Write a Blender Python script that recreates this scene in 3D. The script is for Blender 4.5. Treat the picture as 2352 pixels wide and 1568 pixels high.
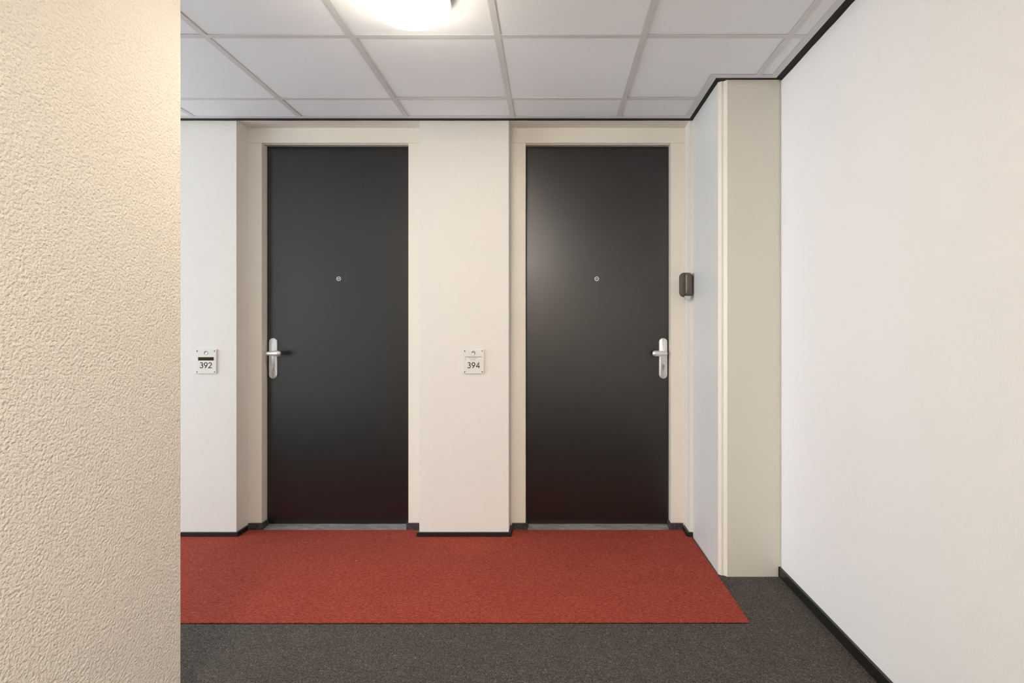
import bpy, bmesh, math, random
from mathutils import Vector, Matrix
random.seed(7)
for o in list(bpy.data.objects): bpy.data.objects.remove(o)
SC = bpy.context.scene
COL = SC.collection

# ------------------------------------------------------------------ camera, sky, exposure
EYE = 1.1687                       # lens height above the grey carpet
cd = bpy.data.cameras.new('camera'); cam = bpy.data.objects.new('camera', cd); COL.objects.link(cam)
cam.location = (0, 0, EYE); cam.rotation_euler = (math.pi/2, 0, 0)
cd.sensor_width = 36.0; cd.lens = 36.0*1252/2352
cd.shift_x = -91/2352; cd.shift_y = -24/2352
cd.clip_start = 0.02
SC.camera = cam

LAMP_L = 22.0                      # radiance of the opal lamp bowl over the doors
REAR_FILL_L = 66.0                      # unseen lamps added behind the viewer for fill light
SKY_L = 4.6                        # overcast sky outside the added hall window
w = bpy.data.worlds.new('overcast_sky'); SC.world = w; w.use_nodes = True
bg = w.node_tree.nodes['Background']
bg.inputs[0].default_value = (0.84, 0.93, 1.0, 1); bg.inputs[1].default_value = SKY_L
vs = SC.view_settings
vs.view_transform = 'Standard'; vs.look = 'None'; vs.gamma = 1; vs.use_curve_mapping = False
vs.exposure = 1.05
pl = bpy.data.lights.new('window_portal', 'AREA'); pl.shape = 'RECTANGLE'; pl.size = 1.9; pl.size_y = 2.3
po = bpy.data.objects.new('window_portal', pl); COL.objects.link(po)
po.location = (-4.28, 1.6, 1.3); po.rotation_euler = (0, -math.pi/2, 0)
pl.cycles.is_portal = True

# ------------------------------------------------------------------ materials
def mat(name, col=(.8,.8,.8), rough=.6, metal=0.0, spec=.5):
    m = bpy.data.materials.new(name); m.use_nodes = True
    b = m.node_tree.nodes['Principled BSDF']
    b.inputs['Base Color'].default_value = (*col, 1); b.inputs['Roughness'].default_value = rough
    b.inputs['Metallic'].default_value = metal; b.inputs['Specular IOR Level'].default_value = spec
    return m, m.node_tree.nodes, m.node_tree.links, b
def pos(N, L, scale):
    g = N.new('ShaderNodeNewGeometry'); v = N.new('ShaderNodeVectorMath'); v.operation = 'MULTIPLY'
    v.inputs[1].default_value = scale; L.new(g.outputs['Position'], v.inputs[0]); return v.outputs[0]
def noise(N, L, scale, vec, detail=2, rough=.5, dist=0):
    n = N.new('ShaderNodeTexNoise'); n.inputs['Scale'].default_value = scale; n.inputs['Detail'].default_value = detail
    n.inputs['Roughness'].default_value = rough; n.inputs['Distortion'].default_value = dist
    L.new(vec, n.inputs['Vector']); return n.outputs['Fac']
def ramp(N, L, fac, stops):
    r = N.new('ShaderNodeValToRGB'); e = r.color_ramp.elements
    while len(e) < len(stops): e.new(.5)
    for k, (p, c) in enumerate(stops):
        e[k].position = p; e[k].color = (*c, 1) if len(c) == 3 else c
    L.new(fac, r.inputs[0]); return r.outputs[0]
def math_(N, L, op, a, b):
    n = N.new('ShaderNodeMath'); n.operation = op
    for i, q in enumerate((a, b)):
        if isinstance(q, (int, float)): n.inputs[i].default_value = q
        else: L.new(q, n.inputs[i])
    return n.outputs[0]
def mixc(N, L, fac, a, b, mode='MIX'):
    n = N.new('ShaderNodeMix'); n.data_type = 'RGBA'; n.blend_type = mode
    for i, q in ((0, fac), (6, a), (7, b)):
        if isinstance(q, (int, float)): n.inputs[i].default_value = q
        elif isinstance(q, tuple): n.inputs[i].default_value = (*q, 1)
        else: L.new(q, n.inputs[i])
    return n.outputs[2]
def bump(N, L, b, h, strength, dist):
    n = N.new('ShaderNodeBump'); n.inputs['Strength'].default_value = strength; n.inputs['Distance'].default_value = dist
    L.new(h, n.inputs['Height']); L.new(n.outputs[0], b.inputs['Normal'])

def plaster(name, col, scale, dist, strength=1.0):
    m, N, L, b = mat(name, col, .82, spec=.25)
    p = pos(N, L, (1,1,1))
    g = noise(N, L, scale, p, 2, .45, .15)
    grain = ramp(N, L, g, [(.30,(0,0,0)), (.50,(.6,.6,.6)), (.75,(1,1,1))])
    lo = noise(N, L, scale*.35, p, 1); hi = noise(N, L, scale*2.6, p, 1)
    h = math_(N, L, 'ADD', math_(N, L, 'ADD', grain, math_(N, L, 'MULTIPLY', lo, .6)), math_(N, L, 'MULTIPLY', hi, .22))
    bump(N, L, b, h, strength, dist)
    t = noise(N, L, 2.2, p, 4)
    d = tuple(c*.965 for c in col)
    L.new(mixc(N, L, t, d, col), b.inputs['Base Color'])
    return m
M = {}
M['plaster'] = plaster('fine_white_plaster', (.80,.77,.725), 140, .00045)
M['plaster_smooth'] = plaster('smooth_white_plaster', (.90,.925,.955), 150, .0004)
M['plaster_coarse'] = plaster('coarse_spray_plaster', (.90,.825,.725), 135, .0024)

m, N, L, b = mat('cream_painted_frame', (.66,.62,.545), .42)
t = noise(N, L, 3, pos(N, L, (1,1,.25)), 3); L.new(mixc(N, L, t, (.78,.735,.655), (.82,.775,.69)), b.inputs['Base Color'])
bump(N, L, b, noise(N, L, 60, pos(N, L, (1,1,.05)), 2), .15, .0006)
M['cream'] = m
m, N, L, b = mat('casing_panel_paint', (.68,.65,.58), .38)
t = noise(N, L, 2, pos(N, L, (1,1,.3)), 3); L.new(mixc(N, L, t, (.65,.625,.56), (.69,.665,.60)), b.inputs['Base Color'])
M['casing'] = m
m, N, L, b = mat('cream_corner_trim', (.76,.735,.675), .4)  # trim colour lightened to carry the light from the left
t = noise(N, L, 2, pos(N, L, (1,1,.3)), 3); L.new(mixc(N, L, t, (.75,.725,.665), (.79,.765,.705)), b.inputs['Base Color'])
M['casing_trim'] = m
m, N, L, b = mat('pale_grey_panel_paint', (.74,.75,.765), .35)  # side panel colour made paler and cooler to carry daylight from the left
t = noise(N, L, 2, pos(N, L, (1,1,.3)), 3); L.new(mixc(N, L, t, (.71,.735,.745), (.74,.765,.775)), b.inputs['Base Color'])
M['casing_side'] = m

m, N, L, b = mat('anthracite_door_laminate', (.005,.0046,.0046), .3, spec=.75)
p = pos(N, L, (1,1,1))
sm = noise(N, L, 7, pos(N, L, (1,1,.6)), 5, .6, .8)
scuff = noise(N, L, 26, pos(N, L, (.5,1,2.2)), 3, .6, 1.5)
r = math_(N, L, 'ADD', math_(N, L, 'MULTIPLY', sm, .05), .27)
r2 = ramp(N, L, scuff, [(.66,(0,0,0)), (.80,(.035,.035,.035))])
L.new(math_(N, L, 'ADD', r, r2), b.inputs['Roughness'])
bump(N, L, b, noise(N, L, 900, p, 2), .12, .0004)
M['door'] = m

M['black_pvc'], N, L, b = mat('black_skirting', (.012,.012,.012), .38)
t = noise(N, L, 40, pos(N, L, (1,1,1)), 4, .7); L.new(ramp(N, L, t, [(.6,(.012,.012,.012)), (.78,(.05,.048,.045))]), b.inputs['Base Color'])
M['jamb_rubber'], N, L, b = mat('dark_grey_jamb_skirting', (.045,.046,.05), .5)
t = noise(N, L, 60, pos(N, L, (1,1,1)), 4, .7); L.new(ramp(N, L, t, [(.4,(.02,.02,.021)), (.75,(.09,.09,.095))]), b.inputs['Base Color'])
M['black_foam'], N, L, b = mat('black_foam_strip', (.016,.016,.017), .85)
bump(N, L, b, noise(N, L, 220, pos(N, L, (1,1,1)), 3), .5, .001)
M['gap'] = mat('dark_rebate', (.01,.01,.01), .8)[0]
M['threshold'], N, L, b = mat('worn_grey_threshold', (.25,.25,.245), .45)
t = noise(N, L, 14, pos(N, L, (1,3,3)), 5, .7); L.new(ramp(N, L, t, [(.3,(.13,.13,.128)), (.7,(.36,.36,.35))]), b.inputs['Base Color'])

m, N, L, b = mat('mineral_ceiling_tile', (.76,.765,.77), .9, spec=.1)
p = pos(N, L, (1,1,1)); t = noise(N, L, 300, p, 3)
L.new(ramp(N, L, t, [(.3,(.865,.905,.95)), (.7,(.90,.94,.98))]), b.inputs['Base Color']); bump(N, L, b, t, .3, .0006)
M['tile'] = m
M['tbar'], N, L, b = mat('white_ceiling_grid', (.66,.66,.655), .45)
t = noise(N, L, 4, pos(N, L, (1,1,1)), 2); L.new(mixc(N, L, t, (.66,.67,.68), (.70,.71,.72)), b.inputs['Base Color'])
M['ceiling_slab'] = mat('ceiling_void', (.45,.45,.45), .9)[0]

# grey felt carpet
m, N, L, b = mat('grey_felt_carpet', (.06,.055,.05), .95, spec=.1)
f1 = noise(N, L, 1, pos(N, L, (360,150,300)), 4, .68, 2.2)
f2 = noise(N, L, 1, pos(N, L, (140,330,300)), 4, .68, 2.2)
f = math_(N, L, 'MAXIMUM', f1, f2)
c1 = ramp(N, L, f, [(.45,(.016,.015,.014)), (.56,(.072,.067,.060)), (.64,(.24,.225,.205)), (.74,(.66,.63,.58))])
bl = noise(N, L, 14, pos(N, L, (1,1,1)), 3)
c2 = mixc(N, L, bl, (.98,.98,1.0), (1.34,1.30,1.24))
L.new(mixc(N, L, 1.0, c1, c2, 'MULTIPLY'), b.inputs['Base Color']); bump(N, L, b, f, .7, .003)
M['grey_carpet'] = m
# red ribbed carpet
m, N, L, b = mat('red_ribbed_carpet', (.36,.06,.035), .95, spec=.1)
f1 = noise(N, L, 1, pos(N, L, (75,330,200)), 4, .7, 1.0)
f2 = noise(N, L, 1, pos(N, L, (300,300,200)), 4, .7, 1.5)
f = math_(N, L, 'ADD', math_(N, L, 'MULTIPLY', f1, .6), math_(N, L, 'MULTIPLY', f2, .4))
c1 = ramp(N, L, f, [(.37,(.12,.012,.006)), (.465,(.29,.044,.028)), (.55,(.38,.080,.054)), (.64,(.60,.22,.15))])
bl = noise(N, L, 3.0, pos(N, L, (1,1.4,1)), 4)
c2 = mixc(N, L, bl, (.90,.88,.95), (1.08,1.10,1.02))
vo = N.new('ShaderNodeTexVoronoi'); vo.inputs['Scale'].default_value = 7.5; L.new(pos(N, L, (1,1,1)), vo.inputs['Vector'])
lint = ramp(N, L, vo.outputs['Distance'], [(.016,(1,1,1)), (.024,(0,0,0))])
c3 = mixc(N, L, 1.0, c1, c2, 'MULTIPLY')
L.new(mixc(N, L, lint, c3, (.72,.55,.42)), b.inputs['Base Color']); bump(N, L, b, f, .7, .003)
M['red_carpet'] = m

M['backing'] = mat('black_rubber_backing', (.008,.006,.006), .9, spec=.1)[0]
M['plate'], N, L, b = mat('white_plaque_plastic', (.74,.72,.69), .35)
t = noise(N, L, 20, pos(N, L, (1,1,1)), 2); L.new(mixc(N, L, t, (.73,.71,.68), (.76,.74,.71)), b.inputs['Base Color'])
M['print'] = mat('dark_brown_print', (.022,.017,.013), .8, spec=.1)[0]
M['slot'] = mat('empty_name_slot', (.045,.032,.010), .8, spec=.1)[0]
M['paper'] = mat('white_name_card', (.76,.74,.71), .7)[0]
M['screw'] = mat('plaque_screw', (.05,.045,.04), .5, .2)[0]
M['steel'], N, L, b = mat('brushed_steel', (.45,.44,.43), .3, 1)
L.new(ramp(N, L, noise(N, L, 300, pos(N, L, (1,1,8)), 2), [(.3,(.38,.375,.37)), (.7,(.52,.51,.50))]), b.inputs['Base Color'])
M['alu'], N, L, b = mat('satin_aluminium', (.78,.79,.80), .36, .75)
t = noise(N, L, 400, pos(N, L, (1,1,.1)), 2); L.new(mixc(N, L, t, (.76,.77,.78), (.82,.83,.84)), b.inputs['Base Color'])
M['cyl'] = mat('lock_cylinder_metal', (.30,.31,.27), .3, 1)[0]
M['hole'] = mat('black_hole', (.005,.005,.005), .6)[0]
M['lens'] = mat('peephole_glass', (.75,.76,.78), .12, .8)[0]
M['white_metal'] = mat('white_lamp_base', (.8,.8,.79), .4)[0]
M['dev_plate'] = mat('bronze_grey_backplate', (.085,.072,.055), .45)[0]
M['dev_body'], N, L, b = mat('dark_bronze_housing', (.115,.098,.088), .28, .45)
t = noise(N, L, 30, pos(N, L, (1,1,1)), 2); L.new(mixc(N, L, t, (.105,.09,.08), (.125,.107,.096)), b.inputs['Base Color'])
M['dev_mount'] = mat('light_grey_mount', (.55,.58,.60), .4)[0]

for key, nm, lv, tint in (('opal', 'lit_opal_glass', LAMP_L, (1.0,.86,.69,1)), ('opal_rear', 'brightly_lit_opal_glass', REAR_FILL_L, (1.0,.92,.825,1))):  # second glass is for the added fill lamps
    m, N, L, b = mat(nm, (.9,.88,.84), .3)
    b.inputs['Emission Color'].default_value = tint; b.inputs['Emission Strength'].default_value = lv
    M[key] = m
m = bpy.data.materials.new('window_glass'); m.use_nodes = True; N = m.node_tree.nodes; L = m.node_tree.links
N.remove(N['Principled BSDF']); tr = N.new('ShaderNodeBsdfTransparent'); gl = N.new('ShaderNodeBsdfGlossy'); gl.inputs['Roughness'].default_value = .02
mx = N.new('ShaderNodeMixShader'); mx.inputs[0].default_value = .07
L.new(tr.outputs[0], mx.inputs[1]); L.new(gl.outputs[0], mx.inputs[2]); L.new(mx.outputs[0], N['Material Output'].inputs[0])
M['glass'] = m

# ------------------------------------------------------------------ builders
WL = {}                                           # world location of every object that parents others
def tag(o, label=None, cat=None, kind=None, group=None):
    for k, v in (('label',label), ('category',cat), ('kind',kind), ('group',group)):
        if v: o[k] = v
    return o
def empty(name, loc, **kw):
    o = bpy.data.objects.new(name, None); COL.objects.link(o); o.location = loc; o.empty_display_size = .05
    WL[o.name] = Vector(loc); return tag(o, **kw)
def obj(name, bm, material, parent=None, smooth=False, **kw):
    bmesh.ops.recalc_face_normals(bm, faces=bm.faces)
    xs = [v.co for v in bm.verts]
    lo = Vector([min(c[i] for c in xs) for i in range(3)]); hi = Vector([max(c[i] for c in xs) for i in range(3)])
    c = Vector(((lo.x+hi.x)/2, (lo.y+hi.y)/2, lo.z))
    for v in bm.verts: v.co -= c
    me = bpy.data.meshes.new(name); bm.to_mesh(me); bm.free()
    if smooth:
        for f in me.polygons: f.use_smooth = True
        me.set_sharp_from_angle(angle=math.radians(38))
    me.materials.append(M[material])
    o = bpy.data.objects.new(name, me); COL.objects.link(o)
    WL[o.name] = c.copy()
    if parent: o.parent = parent; o.location = c - WL[parent.name]
    else: o.location = c
    return tag(o, **kw)
def box(bm, x0, x1, y0, y1, z0, z1, bev=0):
    mx = Matrix.Translation(((x0+x1)/2, (y0+y1)/2, (z0+z1)/2)) @ Matrix.Diagonal((x1-x0, y1-y0, z1-z0, 1))
    g = bmesh.ops.create_cube(bm, size=1, matrix=mx)
    if bev:
        es = list({e for v in g['verts'] for e in v.link_edges})
        bmesh.ops.bevel(bm, geom=es, offset=bev, segments=2, affect='EDGES', profile=.5)
def B(name, x0, x1, y0, y1, z0, z1, material, parent=None, bev=0, **kw):
    bm = bmesh.new(); box(bm, x0, x1, y0, y1, z0, z1, bev); return obj(name, bm, material, parent, **kw)
def prism(bm, poly, lo, hi, axis='z'):            # poly in the plane across the axis: z -> (x,y), x -> (y,z), y -> (x,z)
    f = {'z': lambda p, t: (p[0], p[1], t), 'x': lambda p, t: (t, p[0], p[1]), 'y': lambda p, t: (p[0], t, p[1])}[axis]
    a = [bm.verts.new(f(p, lo)) for p in poly]; c = [bm.verts.new(f(p, hi)) for p in poly]
    n = len(poly); bm.faces.new(a); bm.faces.new(c[::-1])
    for i in range(n): bm.faces.new((a[i], a[(i+1)%n], c[(i+1)%n], c[i]))
def P(name, poly, lo, hi, axis, material, parent=None, bev=0, **kw):
    bm = bmesh.new(); prism(bm, poly, lo, hi, axis)
    if bev: bmesh.ops.bevel(bm, geom=bm.edges[:], offset=bev, segments=2, affect='EDGES', profile=.5)
    return obj(name, bm, material, parent, **kw)
def lathe(bm, cx, cy, cz, prof, axis='y', n=32):  # prof: (radius, distance along the axis)
    rings = []
    for r, t in prof:
        ring = []
        if r < 1e-6:
            p = (cx, cy+t, cz) if axis == 'y' else (cx, cy, cz+t)
            ring = [bm.verts.new(p)]
        else:
            for k in range(n):
                a = 2*math.pi*k/n; u, v = r*math.cos(a), r*math.sin(a)
                ring.append(bm.verts.new((cx+u, cy+t, cz+v) if axis == 'y' else (cx+u, cy+v, cz+t)))
        rings.append(ring)
    for A, C in zip(rings, rings[1:]):
        for k in range(n):
            k2 = (k+1) % n
            if len(A) == 1 and len(C) > 1: bm.faces.new((A[0], C[k2], C[k]))
            elif len(C) == 1 and len(A) > 1: bm.faces.new((A[k], A[k2], C[0]))
            elif len(A) > 1: bm.faces.new((A[k], A[k2], C[k2], C[k]))
def rrect(x0, x1, z0, z1, r, n=8):
    pts = []
    for cx, cz, a0 in ((x1-r, z1-r, 0), (x0+r, z1-r, 90), (x0+r, z0+r, 180), (x1-r, z0+r, 270)):
        for k in range(n+1):
            a = math.radians(a0+90*k/n); pts.append((cx+r*math.cos(a), cz+r*math.sin(a)))
    out = []
    for p in pts:
        if not out or (Vector(p)-Vector(out[-1])).length > 1e-5: out.append(p)
    if (Vector(out[0])-Vector(out[-1])).length < 1e-5: out.pop()
    return out
def shrink(poly, d):
    n = len(poly); out = []
    for i in range(n):
        a, p, c = (Vector(poly[(i-1)%n]), Vector(poly[i]), Vector(poly[(i+1)%n]))
        t = (c-a).normalized(); out.append(tuple(p + Vector((-t.y, t.x))*d))
    return out
def plate_bm(poly, y_back, y_front, edge):        # a plate standing in the xz plane with a rounded front edge
    bm = bmesh.new(); layers = []
    for d, y in ((0, y_back), (0, y_front+edge), (edge*.3, y_front+edge*.3), (edge, y_front)):
        q = shrink(poly, d) if d else poly
        layers.append([bm.verts.new((p[0], y, p[1])) for p in q])
    n = len(poly)
    for A, C in zip(layers, layers[1:]):
        for i in range(n): bm.faces.new((A[i], A[(i+1)%n], C[(i+1)%n], C[i]))
    bm.faces.new(layers[0]); bm.faces.new(layers[-1])
    return bm

# ------------------------------------------------------------------ the setting
ZC = 2.3627           # underside of the ceiling grid
ZW = 2.3620           # top of the door recesses
YW, YF, YL = 3.094, 3.200, 3.258     # wall face, door frame face, door leaf face
XR, XL = 1.094, -1.170
YE = 1.7213           # end of the near left wall
XH, YH, YB = -5.20, -0.60, -3.70      # far end of the side hall, its opposite wall, wall behind the camera
DOORS = [(-1.789, -1.702, -.841, -.751), (-.2434, -.153, .700, .782)]    # recess, opening left, opening right, recess

P('floor', [(XH-.2,YH-.2), (XL-.2,YH-.2), (XL-.2,YB-.2), (XR+.2,YB-.2), (XR+.2,3.45), (XH-.2,3.45)], -.12, 0, 'z', 'grey_carpet',
  label='dark grey speckled felt carpet floor of the corridor', cat='floor', kind='structure')
bm = bmesh.new()
edges = [XH-.2] + [v for d in DOORS for v in (d[0], d[3])] + [XR+.2]
for a, c in zip(edges[0::2], edges[1::2]): box(bm, a, c, YW, 3.45, 0, 2.6)
for d in DOORS:
    box(bm, d[0], d[3], YW, 3.45, ZW, 2.6); box(bm, d[0], d[3], 3.33, 3.45, 0, ZW)
obj('wall_back', bm, 'plaster', label='cream plastered back wall with two door recesses', cat='wall', kind='structure')
B('wall_right', XR, XR+.2, YB-.2, YW, 0, 2.6, 'plaster_smooth', label='plain white wall along the right side', cat='wall', kind='structure')
B('wall_left', XL-.2, XL, YB-.2, YE, 0, 2.6, 'plaster_coarse', bev=.004, label='rough sprayed plaster wall close by on the left', cat='wall', kind='structure')
B('wall_rear', XL, XR, YB-.2, YB, 0, 2.6, 'plaster', label='plastered wall behind the viewer', cat='wall', kind='structure')
B('wall_hall', XH-.2, XL-.2, YH-.2, YH, 0, 2.6, 'plaster', label='plastered wall of the side hall opposite the doors', cat='wall', kind='structure')
bm = bmesh.new()
WY0, WY1, WZ0, WZ1 = -.20, 2.90, .12, 2.32
box(bm, XH-.2, XH, YH, WY0, 0, 2.6); box(bm, XH-.2, XH, WY1, YW, 0, 2.6)
box(bm, XH-.2, XH, WY0, WY1, 0, WZ0); box(bm, XH-.2, XH, WY0, WY1, WZ1, 2.6)
obj('wall_window', bm, 'plaster', label='plastered end wall of the side hall with a tall window', cat='wall', kind='structure')
po.location = (XH-.02, (WY0+WY1)/2, (WZ0+WZ1)/2); pl.size = WZ1-WZ0; pl.size_y = WY1-WY0
wn = empty('window_1', (XH-.1, (WY0+WY1)/2, WZ0), label='tall window at the far end of the side hall', cat='window', kind='structure')  # out of view, added to bring daylight in from the left
for y0, y1, z0, z1 in ((WY0,WY0+.06,WZ0,WZ1), (WY1-.06,WY1,WZ0,WZ1), (WY0+.06,WY1-.06,WZ0,WZ0+.06), (WY0+.06,WY1-.06,WZ1-.06,WZ1), (1.32,1.38,WZ0+.06,WZ1-.06)):
    B('window_frame', XH-.13, XH-.07, y0, y1, z0, z1, 'cream', wn)
for y0, y1 in ((WY0+.06,1.32), (1.38,WY1-.06)): B('pane', XH-.104, XH-.098, y0, y1, WZ0+.06, WZ1-.06, 'glass', wn)

# ceiling: grid of bars with lay-in tiles
cl = P('ceiling', [(XH-.2,YH-.2), (XL-.2,YH-.2), (XL-.2,YB-.2), (XR+.2,YB-.2), (XR+.2,3.45), (XH-.2,3.45)], 2.6, 2.7, 'z', 'ceiling_slab',
       label='suspended ceiling of square white mineral tiles in a metal grid', cat='ceiling', kind='structure')
GX = [-.2195+.593*k for k in range(-8, 3)]           # main bars, running away from the viewer
GY = [2.8048-.593*k for k in range(0, 11)]            # cross bars
CX, CY = .800, 2.594                              # outer corner of the column casing
GB, GS, GF, GR = .034, .024, .022, .034           # black gap along back wall, casing side, casing front, right wall
EW = .029                                         # visible width of the white edge profile
def span(x):                                      # y range of a main bar at x, edge profile left out
    lo = YB if x > XL else (YE if x > XL-.2-GR-EW else YH)
    return lo+GR+EW-.001, (CY-GF if x > CX else YW-GB)-EW+.001
T = .0125
def tee_y(x, y0, y1):
    bm = bmesh.new(); box(bm, x-T, x+T, y0, y1, ZC, ZC+.0016); box(bm, x-.001, x+.001, y0, y1, ZC+.0016, ZC+.035); return obj('grid_bar', bm, 'tbar', cl)
def tee_x(y, x0, x1):
    bm = bmesh.new(); box(bm, x0, x1, y-T, y+T, ZC, ZC+.0016); box(bm, x0, x1, y-.001, y+.001, ZC+.0016, ZC+.035); return obj('grid_bar', bm, 'tbar', cl)
cuts = [XH] + GX + [XR]
for x in GX: tee_y(x, *span(x))
g = .004                                          # tiles rest on the flanges and stop short of the web
SOLID = [(XL-.2, XL, YB-1, YE), (XH-1, XL-.2, YB-1, YH), (CX, XR+1, CY, YW+1)]     # walls and casing that cut into the grid
def cells(x0, x1, y0, y1):                        # the cell minus walls and casing, as rectangles
    out = [(x0, x1, y0, y1)]
    for a, c, p, q in SOLID:
        new = []
        for u0, u1, v0, v1 in out:
            if u1 <= a or u0 >= c or v1 <= p or v0 >= q: new.append((u0, u1, v0, v1)); continue
            if v1 > q: new.append((u0, u1, q+g, v1)); 
            if v0 < p: new.append((u0, u1, v0, p-g))
            m0, m1 = max(v0, p-g), min(v1, q+g)
            if u0 < a: new.append((u0, a-g, m0, m1))
            if u1 > c: new.append((c+g, u1, m0, m1))
        out = new
    return [r for r in out if r[1]-r[0] > .02 and r[3]-r[2] > .02]
rows = [YB] + sorted(y for y in GY if y > YB+.03) + [YW]
for xa, xb in zip(cuts, cuts[1:]):
    if xb-xa < .03: continue
    for ya, yb in zip(rows, rows[1:]):
        rs = cells(xa+g, xb-g, ya+g, yb-g)
        if rs:
            lift = random.choice((0, 0, .0006, .0015, .0025)); bm = bmesh.new()
            for x0, x1, y0, y1 in rs: box(bm, x0, x1, y0, y1, ZC+.0018+lift, ZC+.0168+lift)
            obj('ceiling_tile', bm, 'tile', cl)
        if yb < YW-.01:
            xa2 = xa+T if xa > XH else xa; xb2 = xb-T if xb < XR else xb-GR-EW
            if yb > CY:
                if xa > CX: continue
                if xb > CX: xb2 = CX-GS-EW
            if yb < YH and xb < XL: continue
            if yb < YE:
                if xa < XL-.2 < xb: xb2 = XL-.2
                elif xa < XL < xb: xa2 = XL
            if xb2-xa2 > .01: tee_x(yb, xa2, xb2)
def edge(x0, x1, y0, y1): return B('edge_profile', x0, x1, y0, y1, ZC-.0002, ZC+.0014, 'tbar', cl)
edge(XH, CX-GS-EW, YW-GB-EW, YW-GB); edge(CX-GS-EW, CX-GS, CY-GF-EW, YW-GB); edge(CX-GS, XR-GR-EW, CY-GF-EW, CY-GF); edge(XR-GR-EW, XR-GR, YB, CY-GF)
edge(XL+GR, XL+GR+EW, YB, YE+GR+EW); edge(XL-.2-GR, XL+GR, YE+GR, YE+GR+EW); edge(XL-.2-GR-EW, XL-.2-GR, YH, YE+GR+EW); edge(XL+GR+EW, XR-GR-EW, YB+GR, YB+GR+EW)

# black foam-filled gap between ceiling edge and walls, lapping unevenly onto the wall
tr_ = empty('trim_1', (0, YW, ZC), label='thin black foam-filled gap strip between ceiling edge and walls', cat='trim', kind='structure')
def strip(a, c, nrm, wd, lip):
    a, c, nrm = Vector(a), Vector(c), Vector(nrm); n = max(2, int((c-a).length/.06)); bm = bmesh.new(); secs = []
    for k in range(n+1):
        p = a.lerp(c, k/n); z = ZC - lip*random.uniform(.1, 1); zt = ZC+.012
        secs.append([bm.verts.new((p.x+nrm.x*q, p.y+nrm.y*q, zz)) for q, zz in ((0,z), (.002,z), (.003,ZC+.0005), (wd,ZC+.0012), (wd,zt), (0,zt))])
    for A, C in zip(secs, secs[1:]):
        for i in range(6): bm.faces.new((A[i], A[(i+1)%6], C[(i+1)%6], C[i]))
    bm.faces.new(secs[0]); bm.faces.new(secs[-1])
    return obj('seal_strip', bm, 'black_foam', tr_)
strip((XH,YW), (CX,YW), (0,-1), GB, .0012)
P('seal_strip', [(CX-GS,YW-GB), (CX-GS,CY-GF), (XR-GR,CY-GF), (XR-GR,CY), (.836,2.594), (.823,2.609), (.8127,2.609), (CX,2.620), (CX,YW-GB)], ZC+.0008, ZC+.012, 'z', 'black_foam', tr_)
strip((XR,CY), (XR,YB), (-1,0), GR, .004)
strip((XL,YB), (XL,YE+GR), (1,0), GR, .003)

# column casing in the corner
cc = empty('column_casing', (.95, 2.84, 0), label='tall cream boxed-in column casing with fluted corner beside the right-hand door', cat='column')
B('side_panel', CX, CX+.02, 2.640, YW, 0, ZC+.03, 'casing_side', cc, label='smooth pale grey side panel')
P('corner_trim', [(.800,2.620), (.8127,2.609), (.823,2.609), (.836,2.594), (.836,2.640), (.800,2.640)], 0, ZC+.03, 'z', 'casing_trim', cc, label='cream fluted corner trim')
B('front_panel', .836, 1.079, 2.594, 2.614, 0, ZC+.03, 'casing', cc)
B('filler_strip', 1.079, XR, 2.604, 2.634, .044, ZC+.03, 'cream', cc)

# ------------------------------------------------------------------ doors
SK = .012
def lever_bm(cx, y0, cz, s):                      # neck from the plate, then a short lever thickening to a round tip
    bm = bmesh.new()
    lathe(bm, cx, y0, cz, [(.0115,0), (.0115,-.012), (.010,-.018), (.010,-.048), (.009,-.052), (0,-.053)], 'y', 20)
    prof = [(-.0135,.0,.0), (-.0125,.0055,.005), (-.009,.009,.008), (0,.0115,.0105), (.02,.0135,.012), (.042,.0165,.0145), (.056,.0185,.0165),
            (.066,.0178,.016), (.0725,.014,.013), (.0765,.008,.0075), (.078,0,0)]
    rings = []; n = 20
    for t, hz, hy in prof:
        yy = y0 - .050 - .006*max(0, t)/.078
        if hz == 0: rings.append([bm.verts.new((cx+s*t, yy, cz))]); continue
        rings.append([bm.verts.new((cx+s*t, yy+hy*math.cos(2*math.pi*k/n), cz+hz*math.sin(2*math.pi*k/n))) for k in range(n)])
    for A, C in zip(rings, rings[1:]):
        for k in range(n):
            k2 = (k+1) % n
            if len(A) == 1: bm.faces.new((A[0], C[k], C[k2]))
            elif len(C) == 1: bm.faces.new((A[k], A[k2], C[0]))
            else: bm.faces.new((A[k], A[k2], C[k2], C[k]))
    return bm
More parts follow.
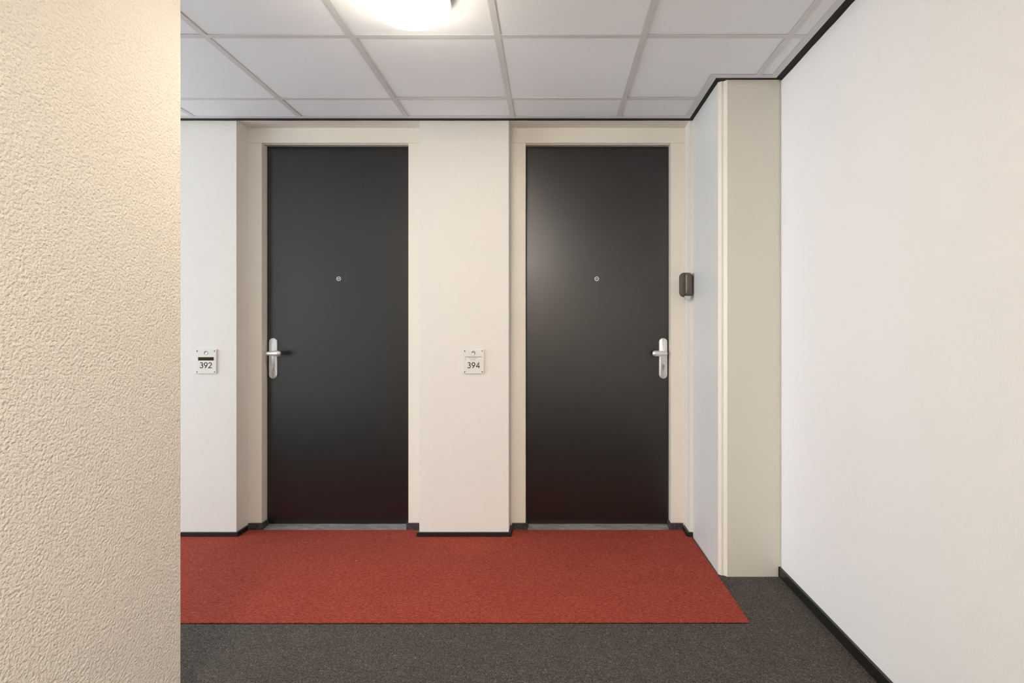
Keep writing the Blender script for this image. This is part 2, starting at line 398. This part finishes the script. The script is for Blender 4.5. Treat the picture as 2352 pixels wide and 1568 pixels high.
def make_door(idx, r0, o0, o1, r1, hx, s, px, label):
    d = empty('door_%d' % idx, ((o0+o1)/2, YF, 0), label=label, cat='door', kind='structure')
    top = EYE + 1.104
    B('head_jamb', r0, r1, YF, 3.33, top, ZW, 'cream', d, .0012)
    B('jamb', r0, o0, YF, 3.33, 0, top-.0006, 'cream', d, .0012)
    B('jamb', o1, r1, YF, 3.33, 0, top-.0006, 'cream', d, .0012)
    # stop bead running round the rebate
    bz = top-.0006
    B('stop_bead', o0, o1, YF+.016, YF+.020, top-.004, top, 'cream', d)
    B('rebate', o0, o1, 3.305, 3.33, .0, top-.0006, 'gap', d)  # black sheet behind the leaf, shade painted into the gap round it
    B('door_leaf', o0+.003, o1-.003, YL, YL+.042, .0185, top-.0045, 'door', d, .0015)
    P('threshold', [(3.196,0), (3.196,.0085), (3.206,.0095), (3.262,.0165), (3.262,0)], o0+SK, o1-SK, 'x', 'threshold', d)
    # dark skirting pieces at the feet of the jambs
    for x0, x1, xi, q in ((r0+SK, o0, o0, 1), (o1, r1-SK, o1, -1)):
        e = xi+q*SK
        pts = [(x0,YF-.001), (x0,YF-.011), (x1,YF-.011), (x1,YF-.001)] if False else None
        if q == 1: poly = [(x0,YF), (x0,YF-.010), (e-.006,YF-.010), (e,YF-.003), (e,YL-.001), (xi,YL-.001), (xi,YF)]
        else: poly = [(x1,YF), (x1,YF-.010), (e+.006,YF-.010), (e,YF-.003), (e,YL-.001), (xi,YL-.001), (xi,YF)]
        P('jamb_skirting', poly, 0.0005, .0435, 'z', 'jamb_rubber', d, label='dark grey rubber skirting at the foot of the jamb')
    # peephole
    pz = EYE + .312
    bm = bmesh.new(); lathe(bm, px, YL, pz, [(0,.001), (.0135,.001), (.0135,-.002), (.012,-.0035), (.0098,-.0035), (.0088,-.001), (0,-.001)], 'y', 28)
    ph = obj('peephole', bm, 'alu', d, True, label='small round chrome peephole')
    bm = bmesh.new(); lathe(bm, px, YL-.001, pz, [(.0088,0), (.0086,-.0004), (0,-.0005)], 'y', 24); obj('dark_ring', bm, 'hole', ph)
    bm = bmesh.new(); lathe(bm, px, YL-.0015, pz, [(.0052,0), (.0042,-.0022), (.0022,-.0034), (0,-.0038)], 'y', 20); obj('lens', bm, 'lens', ph, True)
    # handle
    yp = YL-.011
    hp = obj('handle_plate', plate_bm(rrect(hx-.0248, hx+.0248, EYE-.284, EYE-.0415, .0245, 10), YL+.0005, yp, .005), 'alu', d, True, label='satin aluminium security handle plate')
    obj('lever', lever_bm(hx-s*.001, yp, EYE-.1315, s), 'alu', hp, True, label='short aluminium lever with round tip')
    cz = EYE-.208
    prof = []
    for k in range(21):
        a = math.radians(-62+304*k/20); prof.append((hx+.0088*math.cos(a), cz+.0088*math.sin(a)))
    for k in range(9):
        a = math.radians(180+180*k/8); prof.append((hx+.0050*math.cos(a), cz-.0205+.0050*math.sin(a)))
    P('lock_cylinder', prof, yp-.0022, yp+.002, 'y', 'cyl', hp)
    bm = bmesh.new(); lathe(bm, hx, yp-.0022, cz, [(.0068,0), (.0066,-.0008), (0,-.0008)], 'y', 20); obj('cylinder_plug', bm, 'steel', hp)
    P('keyhole', [(hx-.0011,cz-.0052), (hx+.0011,cz-.0052), (hx+.0011,cz+.001), (hx+.002,cz+.0045), (hx-.002,cz+.0045), (hx-.0011,cz+.001)], yp-.0034, yp-.003, 'y', 'hole', hp)
    return d
make_door(1, *DOORS[0], -1.661, 1, -1.272, 'dark anthracite flat door left of the plaque 394, handle on its left edge')
make_door(2, *DOORS[1], .6655, -1, .2695, 'dark anthracite flat door beside the cream column casing, handle on its right edge')

# ------------------------------------------------------------------ skirting
bb = empty('baseboard_back', (-.5, YW-.006, 0), label='low black skirting along the back wall and into the door recesses', cat='baseboard', kind='structure')
ZS = .0295
def sk(poly): P('skirting', poly, .0005, ZS, 'z', 'black_pvc', bb)
def front(x0, x1, left_ret, right_ret):           # front piece plus a return into a recess on either side
    sk([(x0-(SK if left_ret else 0), YW), (x0-(SK if left_ret else 0), YW-SK), (x1+(SK if right_ret else 0), YW-SK), (x1+(SK if right_ret else 0), YW)])
    if left_ret: sk([(x0-SK,YW), (x0,YW), (x0,YF), (x0-SK,YF)])
    if right_ret: sk([(x1,YW), (x1+SK,YW), (x1+SK,YF), (x1,YF)])
front(XH, DOORS[0][0], False, True); front(DOORS[0][3], DOORS[1][0], True, True); front(DOORS[1][3], CX, True, False)
B('baseboard_right', XR-SK, XR, YB, CY+.006, 0, .044, 'black_pvc', bev=.0012, label='low black skirting along the foot of the right wall', cat='baseboard', kind='structure')
B('baseboard_left', XL, XL+SK, YB, YE, 0, .044, 'black_pvc', bev=.0012, label='low black skirting along the foot of the rough left wall', cat='baseboard', kind='structure')

# ------------------------------------------------------------------ red carpet runner
yq, yr = YW-SK-.0005, YF-.0105
poly = [(XH+.02,2.168), (.792,2.180), (.792,yq), (.767,yq), (.767,yr), (-.228,yr), (-.228,yq), (-.766,yq), (-.766,yr), (-1.774,yr), (-1.774,yq), (XH+.02,yq)]
rc = empty('red_carpet', (-2, 2.6, 0), label='long brick-red ribbed carpet laid in front of the two doors', cat='carpet')
P('pile', poly, .0022, .0058, 'z', 'red_carpet', rc, label='brick-red ribbed pile')
P('backing', [(x, y-(.001 if y < 2.5 else 0)) for x, y in poly], 0, .0022, 'z', 'backing', rc, label='thin black rubber backing')  # thin black layer below the pile, slightly proud along the front edge

# ------------------------------------------------------------------ number plaques
def ribbon(bm, pts, wd, y0, y1):
    pts = [Vector(p) for p in pts]; n = len(pts); Lf, Rt = [], []
    for i, p in enumerate(pts):
        t1 = (p-pts[i-1]).normalized() if i else None; t2 = (pts[i+1]-p).normalized() if i < n-1 else None
        if t1 is None: t1 = t2
        if t2 is None: t2 = t1
        nn = (Vector((-t1.y,t1.x)) + Vector((-t2.y,t2.x))).normalized()
        k = wd/2/max(.45, nn.dot(Vector((-t1.y,t1.x))))
        Lf.append(p+nn*k); Rt.append(p-nn*k)
    V = [[bm.verts.new((q.x, y, q.y)) for q in S] for S in (Lf, Rt) for y in (y0, y1)]
    lb, lf, rb, rf = V
    for i in range(n-1):
        bm.faces.new((lf[i], rf[i], rf[i+1], lf[i+1])); bm.faces.new((lb[i], lb[i+1], rb[i+1], rb[i]))
        bm.faces.new((lb[i], lf[i], lf[i+1], lb[i+1])); bm.faces.new((rb[i], rb[i+1], rf[i+1], rf[i]))
    for i in (0, n-1): bm.faces.new((lb[i], rb[i], rf[i], lf[i]))
def arc(cx, cz, rx, rz, a0, a1, n=14): return [(cx+rx*math.cos(math.radians(a0+(a1-a0)*k/n)), cz+rz*math.sin(math.radians(a0+(a1-a0)*k/n))) for k in range(n+1)]
GLYPH = {'3': [arc(.28,.735,.21,.205,150,-80,14) + arc(.27,.285,.255,.245,85,-152,16)],
         '9': [arc(.30,.675,.255,.265,0,360,24), [(.545,.60), (.17,.02)]],
         '2': [arc(.29,.70,.235,.24,172,-32,14) + [(.05,.06), (.60,.06)]],
         '4': [[(.47,.02), (.47,.93), (.05,.27), (.66,.27)]]}
def plaque(x0, number, bell_angle, named, label):
    x1, z0, z1 = x0+.1175, .9275, 1.0655; cx = (x0+x1)/2; yb, yf = YW, YW-.0075
    e = empty('number_plaque', (cx, YW, z0), label=label, cat='plaque', group='apartment number plaques')
    obj('plate', plate_bm(rrect(x0, x1, z0, z1, .003, 3), yb, yf, .0012), 'plate', e)
    for sx in (x0+.0095, x1-.0095):
        for sz in (z0+.010, z1-.010):
            bm = bmesh.new(); lathe(bm, sx, yf, sz, [(.0034,.0005), (.0034,-.0006), (.0026,-.0014), (0,-.0016)], 'y', 16); obj('screw', bm, 'screw', e, True)
    bz = z1-.0205
    bm = bmesh.new(); lathe(bm, cx, yf, bz, [(.0108,.0005), (.0108,-.002), (.0098,-.0032), (.0085,-.0028), (0,-.0018)], 'y', 32)
    bl_ = obj('bell_button', bm, 'steel', e, True, label='round steel bell button')
    bm = bmesh.new(); a = math.radians(bell_angle); ribbon(bm, [(cx+.001*math.cos(a), bz+.001*math.sin(a)), (cx+.0075*math.cos(a), bz+.0075*math.sin(a))], .0026, yf-.0022, yf-.0034); obj('button_mark', bm, 'plate', bl_)
    zs0, zs1 = z0+.0745, z0+.0935
    if not named:
        B('name_slot', x0+.0155, x1-.0135, yf-.0004, yf+.001, zs0, zs1, 'slot', e, label='empty dark name slot')
    else:
        c = B('name_card', x0+.0155, x1-.0135, yf-.0005, yf+.001, zs0-.001, zs1+.0005, 'paper', e, label='white name card with small print')
        B('card_edge', x0+.0145, x1-.0130, yf-.0008, yf, zs1+.0006, zs1+.0028, 'screw', c)
        B('card_edge', x0+.0148, x0+.0154, yf-.0008, yf, zs0, zs1+.0006, 'screw', c)
        for zz, runs in ((zs1-.0055, ((-.026,.010), (-.014,.006), (-.006,.028))), (zs0+.0045, ((-.016,.012), (-.001,.014)))):
            for q, ln in runs:
                bm = bmesh.new(); k = 0.0; pts = []; i = 0
                while k < ln: pts.append((cx+q+k, zz+(.0012 if i%2 else -.0008))); k += .0018; i += 1
                ribbon(bm, pts, .0008, yf-.0004, yf-.0008); obj('small_print', bm, 'print', c)
    hgt = .0335; adv = .0245; xx = cx-.0345
    for ch in number:
        bm = bmesh.new()
        for st in GLYPH[ch]: ribbon(bm, [(xx+p[0]*hgt, z0+.0310+p[1]*hgt) for p in st], .0042, yf+.0002, yf-.0006)
        obj('numeral', bm, 'print', e); xx += adv
    return e
plaque(-2.017, '392', 40, False, 'white plaque numbered 392 with empty name slot, left of the left-hand door')
plaque(-.5015, '394', 78, True, 'white plaque numbered 394 with name card, on the wall between the doors')

# ------------------------------------------------------------------ rounded unit at the right-hand door
dv = empty('doorbell_unit', (.764, YW, 1.345), label='small dark bronze rounded doorbell unit mounted beside the right-hand door', cat='doorbell')
obj('backplate', plate_bm(rrect(.7235, .8000, 1.3610, 1.4990, .026, 8), YW-.001, YW-.014, .004), 'dev_plate', dv, True)
bd = obj('housing', plate_bm(rrect(.7480, .7900, 1.3670, 1.4930, .014, 8), YW-.014, YW-.042, .009), 'dev_body', dv, True, label='glossy dark bronze housing')
bm = bmesh.new(); lathe(bm, .769, YW-.042, 1.462, [(.0135,.001), (.0135,-.0012), (.0118,-.0014), (.0112,-.0004), (0,-.0008)], 'y', 28); obj('button', bm, 'dev_body', bd, True)
P('mount', [(.750,1.367), (.784,1.367), (.779,1.345), (.757,1.343)], YW-.030, YW-.001, 'y', 'dev_mount', dv, .0015, label='light grey mount under the housing')  # tapered light grey wedge below the housing

# ------------------------------------------------------------------ ceiling lamp, plus unseen fill lamps added behind the viewer
def lamp(x, y, label, glow='opal_rear'):
    e = empty('ceiling_lamp', (x, y, ZC-.09), label=label, cat='lamp', group='round ceiling lamps')
    bm = bmesh.new(); lathe(bm, x, y, ZC, [(0,.0015), (.144,.0015), (.150,-.002), (.152,-.042), (.149,-.045), (0,-.045)], 'z', 56); obj('lamp_base', bm, 'white_metal', e, True)
    bm = bmesh.new(); lathe(bm, x, y, ZC, [(.148,-.0445), (.1495,-.048), (.146,-.058), (.133,-.071), (.110,-.081), (.076,-.088), (.04,-.0915), (0,-.0925)], 'z', 64); obj('opal_bowl', bm, glow, e, True, label='glowing white opal glass bowl')
    return e
lamp(-.506, 1.908, 'glowing round opal ceiling lamp above the space before the doors', 'opal')
lamp(-.516, -.457, 'glowing round opal ceiling lamp just behind the viewer')
lamp(-.516, -1.643, 'glowing round opal ceiling lamp midway along the passage behind the viewer')
lamp(-.516, -2.829, 'glowing round opal ceiling lamp near the rear wall of the passage')
